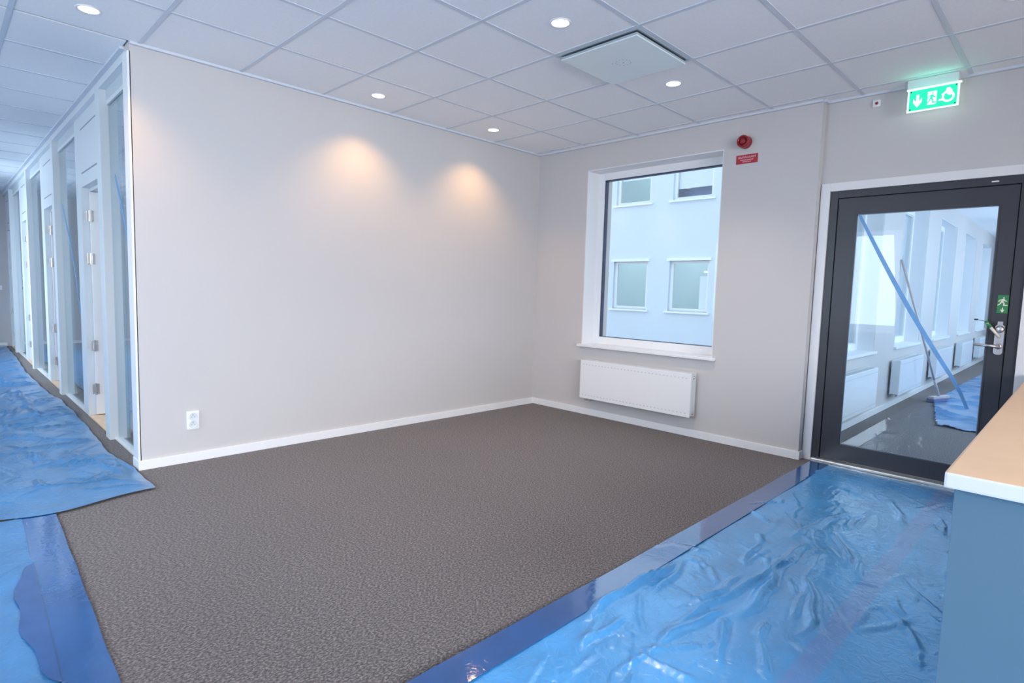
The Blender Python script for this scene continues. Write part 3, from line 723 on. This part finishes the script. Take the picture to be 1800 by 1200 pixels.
def sheet(name, inside, x0, x1, y0, y1, step, hfun, base, m, parent, kind=None, warp=None):
    """grid sheet lying on the floor; cells whose centre fails inside(x,y) are left out; snaps edges"""
    nx, ny = int(round((x1-x0)/step))+1, int(round((y1-y0)/step))+1
    gx = np.linspace(x0, x1, nx); gy = np.linspace(y0, y1, ny); X, Y = np.meshgrid(gx, gy, indexing='ij')
    if warp: X, Y = warp(X, Y)
    Z = base+hfun(X, Y)
    cxm = (X[:-1, :-1]+X[1:, 1:])/2; cym = (Y[:-1, :-1]+Y[1:, 1:])/2
    ok = inside(cxm, cym)
    idx = np.arange(nx*ny).reshape(nx, ny)
    q = np.stack([idx[:-1, :-1][ok], idx[1:, :-1][ok], idx[1:, 1:][ok], idx[:-1, 1:][ok]], 1)
    used = np.unique(q); re_ = -np.ones(nx*ny, int); re_[used] = np.arange(len(used)); q = re_[q]
    co = np.stack([X.ravel()[used], Y.ravel()[used], np.maximum(Z.ravel()[used], .0015)], 1)
    me = bpy.data.meshes.new(name); me.vertices.add(len(co)); me.vertices.foreach_set('co', co.astype(np.float32).ravel())
    me.loops.add(q.size); me.loops.foreach_set('vertex_index', q.ravel().astype(np.int32))
    me.polygons.add(len(q)); me.polygons.foreach_set('loop_start', np.arange(0, q.size, 4, dtype=np.int32))
    me.polygons.foreach_set('use_smooth', np.ones(len(q), bool)); me.update(calc_edges=True); me.validate()
    me.materials.append(m); o = bpy.data.objects.new(name, me); C.objects.link(o)
    if parent: o.parent = parent
    if kind: o['kind'] = kind
    return o
FR= [(-1.624, -3.358, -2.504, -3.417, 1.6), (-1.669, -3.463, -1.988, -3.511, 1), (-1.988, -3.511, -2.414, -3.64, 1.3), (-0.95, -3.396, -1.586, -3.268, 1), (-1.876, -3.389, -2.605, -3.288, 1.2), (-1.993, -3.386, -2.601, -3.235, 1), (-1.336, -3.421, -1.749, -3.605, 1.1), (-1.001, -3.429, -1.232, -3.479, 0.6), (-0.49, -3.497, -0.949, -3.658, 1), (-2.241, -3.747, -2.079, -3.747, 1), (-2.079, -3.747, -1.994, -3.804, 0.7), (-1.994, -3.804, -2.107, -3.886, 1.1), (-2.107, -3.886, -2.251, -3.949, 1.2), (-2.251, -3.949, -2.373, -3.953, 1), (-1.646, -3.149, -1.747, -3.219, 1), (-1.379, -2.984, -1.469, -3.132, 1.2), (-1.988, -3.511, -2.352, -3.555, 0.8), (-1.755, -3.212, -2.059, -3.251, 1.1), (-1.535, -3.583, -1.833, -3.673, 0.8), (-1.072, -3.085, -1.283, -2.944, 0.8), (-0.901, -3.232, -0.562, -3.248, 0.6), (-2.564, -3.381, -2.712, -3.465, 1), (-2.464, -3.508, -2.58, -3.538, 1), (-2.58, -3.538, -2.797, -3.656, 1), (-2.518, -3.627, -2.549, -3.69, 0.7), (-1.308, -3.607, -1.408, -3.638, 0.6), (-1.867, -3.643, -1.827, -3.747, 0.7), (-1.827, -3.747, -1.566, -3.769, 0.4), (-2.259, -3.02, -2.65, -3.027, 1), (-2.284, -3.024, -2.998, -3.021, 1.3), (-2.401, -3.021, -2.917, -3.005, 0.9), (-2.212, -3.035, -2.603, -3.112, 1), (-2.186, -3.032, -2.203, -3.149, 0.7), (-2.119, -2.921, -2.047, -3.072, 0.9), (-2.198, -3.276, -2.584, -3.27, 1.2), (-2.277, -3.319, -2.782, -3.287, 1), (-2.503, -3.362, -2.88, -3.295, 1.2), (-2.837, -3.133, -3.114, -3.096, 0.9), (-2.934, -3.181, -2.994, -3.11, 0.7), (-2.988, -3.242, -2.968, -3.485, 1), (-2.749, -3.447, -2.983, -3.247, 0.8), (-3.108, -3.177, -3.232, -3.175, 0.6), (-2.546, -3.398, -2.658, -3.434, 0.9), (-2.145, -3.04, -2.266, -3.142, 0.6), (-2.131, -3.053, -2.228, -3.151, 0.6), (-2.214, -2.866, -2.083, -2.922, 0.8)]
FL= [(-4.328, 1.618, -3.967, 1.953, 1), (-4.079, 1.973, -3.751, 2.146, 1), (-4.334, 1.513, -4.072, 1.194, 1.2), (-4.072, 1.194, -3.807, 0.927, 1.2), (-4.367, 0.994, -3.932, 0.9, 1), (-4.145, 0.352, -3.948, 0.791, 1), (-4.024, -0.111, -3.847, 0.101, 1.2), (-4.253, 0.725, -4.143, 0.634, 0.8), (-4.086, 0.42, -3.869, 0.28, 1), (-4.251, 0.15, -4.231, -0.097, 1), (-4.145, 0.06, -3.919, -0.165, 1), (-4.152, 4.462, -3.904, 4.288, 1.2), (-4.221, 3.343, -4.079, 3.947, 1.2), (-4.053, 3.82, -4.049, 2.086, 1.2), (-4.261, 2.116, -4.285, 1.64, 1), (-3.981, 7.212, -3.646, 7.669, 1), (-4.038, 6.29, -3.825, 6.519, 1.2), (-3.746, 4.696, -3.764, 3.399, 0.8), (-4.073, -0.069, -3.762, -0.333, 0.7), (-3.822, 0.836, -3.849, 0.39, 0.8), (-4.067, 1.644, -3.79, 1.614, 0.8), (-3.959, 0.397, -3.832, -0.098, 0.9), (-4.08, 0.184, -3.902, -0.075, 0.9), (-3.854, 0.186, -3.846, -0.014, 1)]
FR += rsegs(70, -3.9, -.2, -4.0, -3.0, 200, 22, .12, .42, .35, .7, 3)
FR += rsegs(60, -1.6, .0, -3.95, -3.0, 185, 14, .10, .35, .25, .5, 5)
FR += rsegs(50, -3.3, -1.7, -3.2, -3.0, 235, 14, .04, .10, .22, .38, 8)
FL += rsegs(130, -4.6, -3.8, -.4, 3.0, 95, 35, .12, .5, .35, .8, 13)
FL += rsegs(70, -4.5, -3.85, -.4, 9.0, 8, 16, .2, .6, .6, 1.1, 17)
FL += rsegs(60, -4.5, -3.85, 2.0, 9.0, 60, 40, .2, .6, .6, 1.2, 19)
near = thing('plastic_sheet', 'wide wrinkled blue plastic sheet from the dark door along the counter', 'plastic sheet')
RE = -2.876
def hR(X, Y):
    e = np.clip((RE-Y)/.22, 0, 1)
    h = lowfreq(X, Y, 9, 5, 16, .0035, 1)*e + folds(X, Y, FR)*np.clip((RE-Y-.02)/.10+.1, 0, 1)
    return .004+np.maximum(h, -.003)
def inR(X, Y): return (Y < RE-.10) & ~((X > -2.875) & (Y < -4.066))
def warpR(X, Y):
    lim = .036-.012*np.sin(Y*14)-.02*np.exp(-((Y+3.3)/.12)**2); k = np.clip((X+.6)/.64, 0, 1)
    return X+(lim-.04)*k, Y
sheet('film', inR, -5.3, .04, -5.3, RE-.10, .011, hR, .003, M_FILMS, near, warp=warpR)
def inH(X, Y): return (Y > RE-.125) & (X < .02)
sheet('folded_hem', inH, -5.3, .02, RE-.13, RE, .012, lambda X, Y: .0075+lowfreq(X, Y, 8, 4, 11, .0022, 4)+folds(X, Y, [s for s in FR if s[1] > -3.0 or s[3] > -3.0], .7, .5), .003, M_HEM, near)

lb_ = thing('plastic_sheet', 'smoother blue plastic sheet in the bottom left corner of the floor', 'plastic sheet')
def exL(Y): return -4.243-.03*(-.55-Y)                              # right edge leans slightly
def hL(X, Y): return .004+np.maximum(lowfreq(X, Y, 10, 5, 22, .0035, 21)+folds(X, Y, rsegs(36, -5.6, -4.4, -3, -.3, 110, 40, .1, .35, .3, .6, 23)), -.003)
sheet('film', lambda X, Y: X < 9, 0, 1, 0, 1, .0065, hL, .003, M_FILM, lb_, warp=lambda U, V: (-6.2+(exL(-2.84+2.32*V)-.12+6.2)*U, -2.84+2.32*V))
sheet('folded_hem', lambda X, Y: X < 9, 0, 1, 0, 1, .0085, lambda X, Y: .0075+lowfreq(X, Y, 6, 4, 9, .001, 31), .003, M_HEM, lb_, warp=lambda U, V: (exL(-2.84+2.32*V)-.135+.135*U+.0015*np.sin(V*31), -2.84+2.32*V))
def warpC(U, V):
    Y = -1.68+.5*(2*V-1); t = 2*V-1; edge = -4.405-.075*np.sqrt(np.clip(1-t*t, 0, 1))-.008*np.sin(V*19)
    return edge+(exL(Y)-.13-edge)*U, Y
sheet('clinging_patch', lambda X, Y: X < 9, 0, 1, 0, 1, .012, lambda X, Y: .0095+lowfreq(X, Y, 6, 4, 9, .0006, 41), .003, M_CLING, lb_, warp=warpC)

cs = thing('plastic_sheet', 'crumpled blue plastic sheet covering the corridor floor beside the glazed partition', 'plastic sheet')
PE = [(-.472, -3.768), (.028, -3.770), (.272, -3.799), (.681, -3.822), (1.181, -3.800), (2.216, -3.785), (2.991, -3.79), (3.434, -3.83), (4.464, -3.84), (5.367, -3.85), (7.123, -3.80), (9.22, -3.78)]
py = np.array([p[0] for p in PE]); px_ = np.array([p[1] for p in PE])
def warpK(U, V):
    Y = -.46+(9.22+.46)*V; e = np.interp(Y, py, px_)+.005*np.sin(Y*9)+.002*np.sin(Y*31)
    X = -6.2+(e+6.2)*(1-(1-U)**1.0)
    bot = -.462-.10*np.exp(-((X+4.25)/.25)**2)+.02/(1+np.exp((X+4.45)*30))
    return X, bot+(9.22-bot)*V
def hK(X, Y):
    w_ = 1+.5*np.clip(Y/4, 0, 1.5)
    edge = np.clip((np.interp(Y, py, px_)-X)/.06, .15, 1)*np.clip((Y+.46)/.10, .2, 1)
    return .008+np.maximum((lowfreq(X, Y, 12, 5, 22, .006, 51)*w_+folds(X, Y, FL, 1.15, 1.25))*edge, -.004)
_step = .0062
def wK(U, V): return warpK(U, V**1.35)                        # finer rows near the front edge
sheet('film', lambda X, Y: X < 9, 0, 1, 0, 3, _step, lambda X, Y: hK(X, Y), .006, M_FILM, cs, warp=lambda U, V: wK(U, V/3))

cs2 = thing('plastic_sheet', 'blue plastic sheet on the floor behind the glass door', 'plastic sheet')
def inD(X, Y):
    lim = np.where(X < 4.0, -3.30+(X-2.38)*.17, -3.02-.006*(X-4)); 
    return (Y < lim) & (X > 2.36+.03*np.sin(Y*20))
sheet('film', inD, 2.3, 11.5, -4.6, -2.9, .025, lambda X, Y: .012+lowfreq(X, Y, 12, 6, 26, .008, 61)+folds(X, Y, rsegs(120, 2.3, 9, -4.5, -3.0, 80, 25, .2, .8, 1, 2, 63), 1.2, 1.2)+.012*np.exp(-((X-2.42)/.05)**2), .004, M_FILM, cs2)

# ================================================================= TAPES ON THE GLASS, BROOM
def ribbon(name, pts, wid, nrm, m, th=.0015):
    """thin strip through 3D points, width in the plane of the glass"""
    bm = B(); nrm = Vector(nrm); rows = []
    P_ = [Vector(p) for p in pts]
    for i, p in enumerate(P_):
        d = (P_[min(i+1, len(P_)-1)]-P_[max(i-1, 0)]).normalized(); s = d.cross(nrm).normalized()*(wid[i]/2)
        rows.append([bm.verts.new(p+s), bm.verts.new(p-s), bm.verts.new(p-s+nrm*th), bm.verts.new(p+s+nrm*th)])
    for a_, b3 in zip(rows, rows[1:]):
        for i in range(4): bm.faces.new((a_[i], a_[(i+1) % 4], b3[(i+1) % 4], b3[i]))
    bm.faces.new(rows[0][::-1]); bm.faces.new(rows[-1])
    return obj(name, bm, m)
gx_ = XD+.023
pts = []; wid = []
for i in range(15):
    t = i/14; y = -3.050-.735*t**1.0; z = 1.848-1.285*t+.03*math.sin(t*PI)*-1 ; y += .012*math.sin(t*PI)
    if t > .9: y += .018*(t-.9)*10; z -= .02*(t-.9)*10
    pts.append((gx_, y, z)); wid.append(.019+.010*math.sin(t*PI))
tag(ribbon('masking_tape', pts, wid, (-1, 0, 0), M_TAPE), 'long blue tape strip running diagonally across the dark door glass', 'tape')
def ptape(y0, z0, y1, z1, lab):
    P2 = [(GXp-.005, y0+(y1-y0)*t+.10*math.sin(t*PI)*(-1), z0+(z1-z0)*t) for t in [i/12 for i in range(13)]]
    tag(ribbon('masking_tape', P2, [.03]*13, (-1, 0, 0), M_TAPE), lab, 'tape', 'blue tape strips on the partition glass')
ptape(.80, 1.98, .30, .95, 'thin blue tape strip on the partition glass nearest the long wall')
ptape(3.22, 1.97, 2.40, .90, 'curved blue tape strip on the second glazed bay of the partition')

br = thing('broom', 'long handled broom leaning on the wall behind the glass door', 'broom')
p0 = Vector((4.15, -3.05, .055)); p1 = Vector((3.17, CY-.016, 1.70))
pm = p0+(p1-p0)*.14
bm = B(); cyl(bm, pm, p1, .012, n=14); lathe(bm, p1, (p1-p0), [(.012, 0), (.010, .008), (0, .012)], n=14); obj('broom_handle', bm, M_POLE, br, smooth=True)
bm = B(); cyl(bm, p0, pm, .018, .014, n=14); obj('handle_socket', bm, M_POLE, br, smooth=True)
bm = B(); box(bm, -.17, .17, -.035, .035, .036, .066, bev=.008); hd_ = obj('broom_head', bm, M_POLE, br); hd_.location = (4.15, -3.05, .012); hd_.rotation_euler = (0, 0, -.35)
bm = B(); box(bm, -.18, .18, -.045, .045, 0, .038, bev=.006); o = obj('bristle_block', bm, M_BRIS, br); o.location = (4.15, -3.05, .012); o.rotation_euler = (0, 0, -.35)
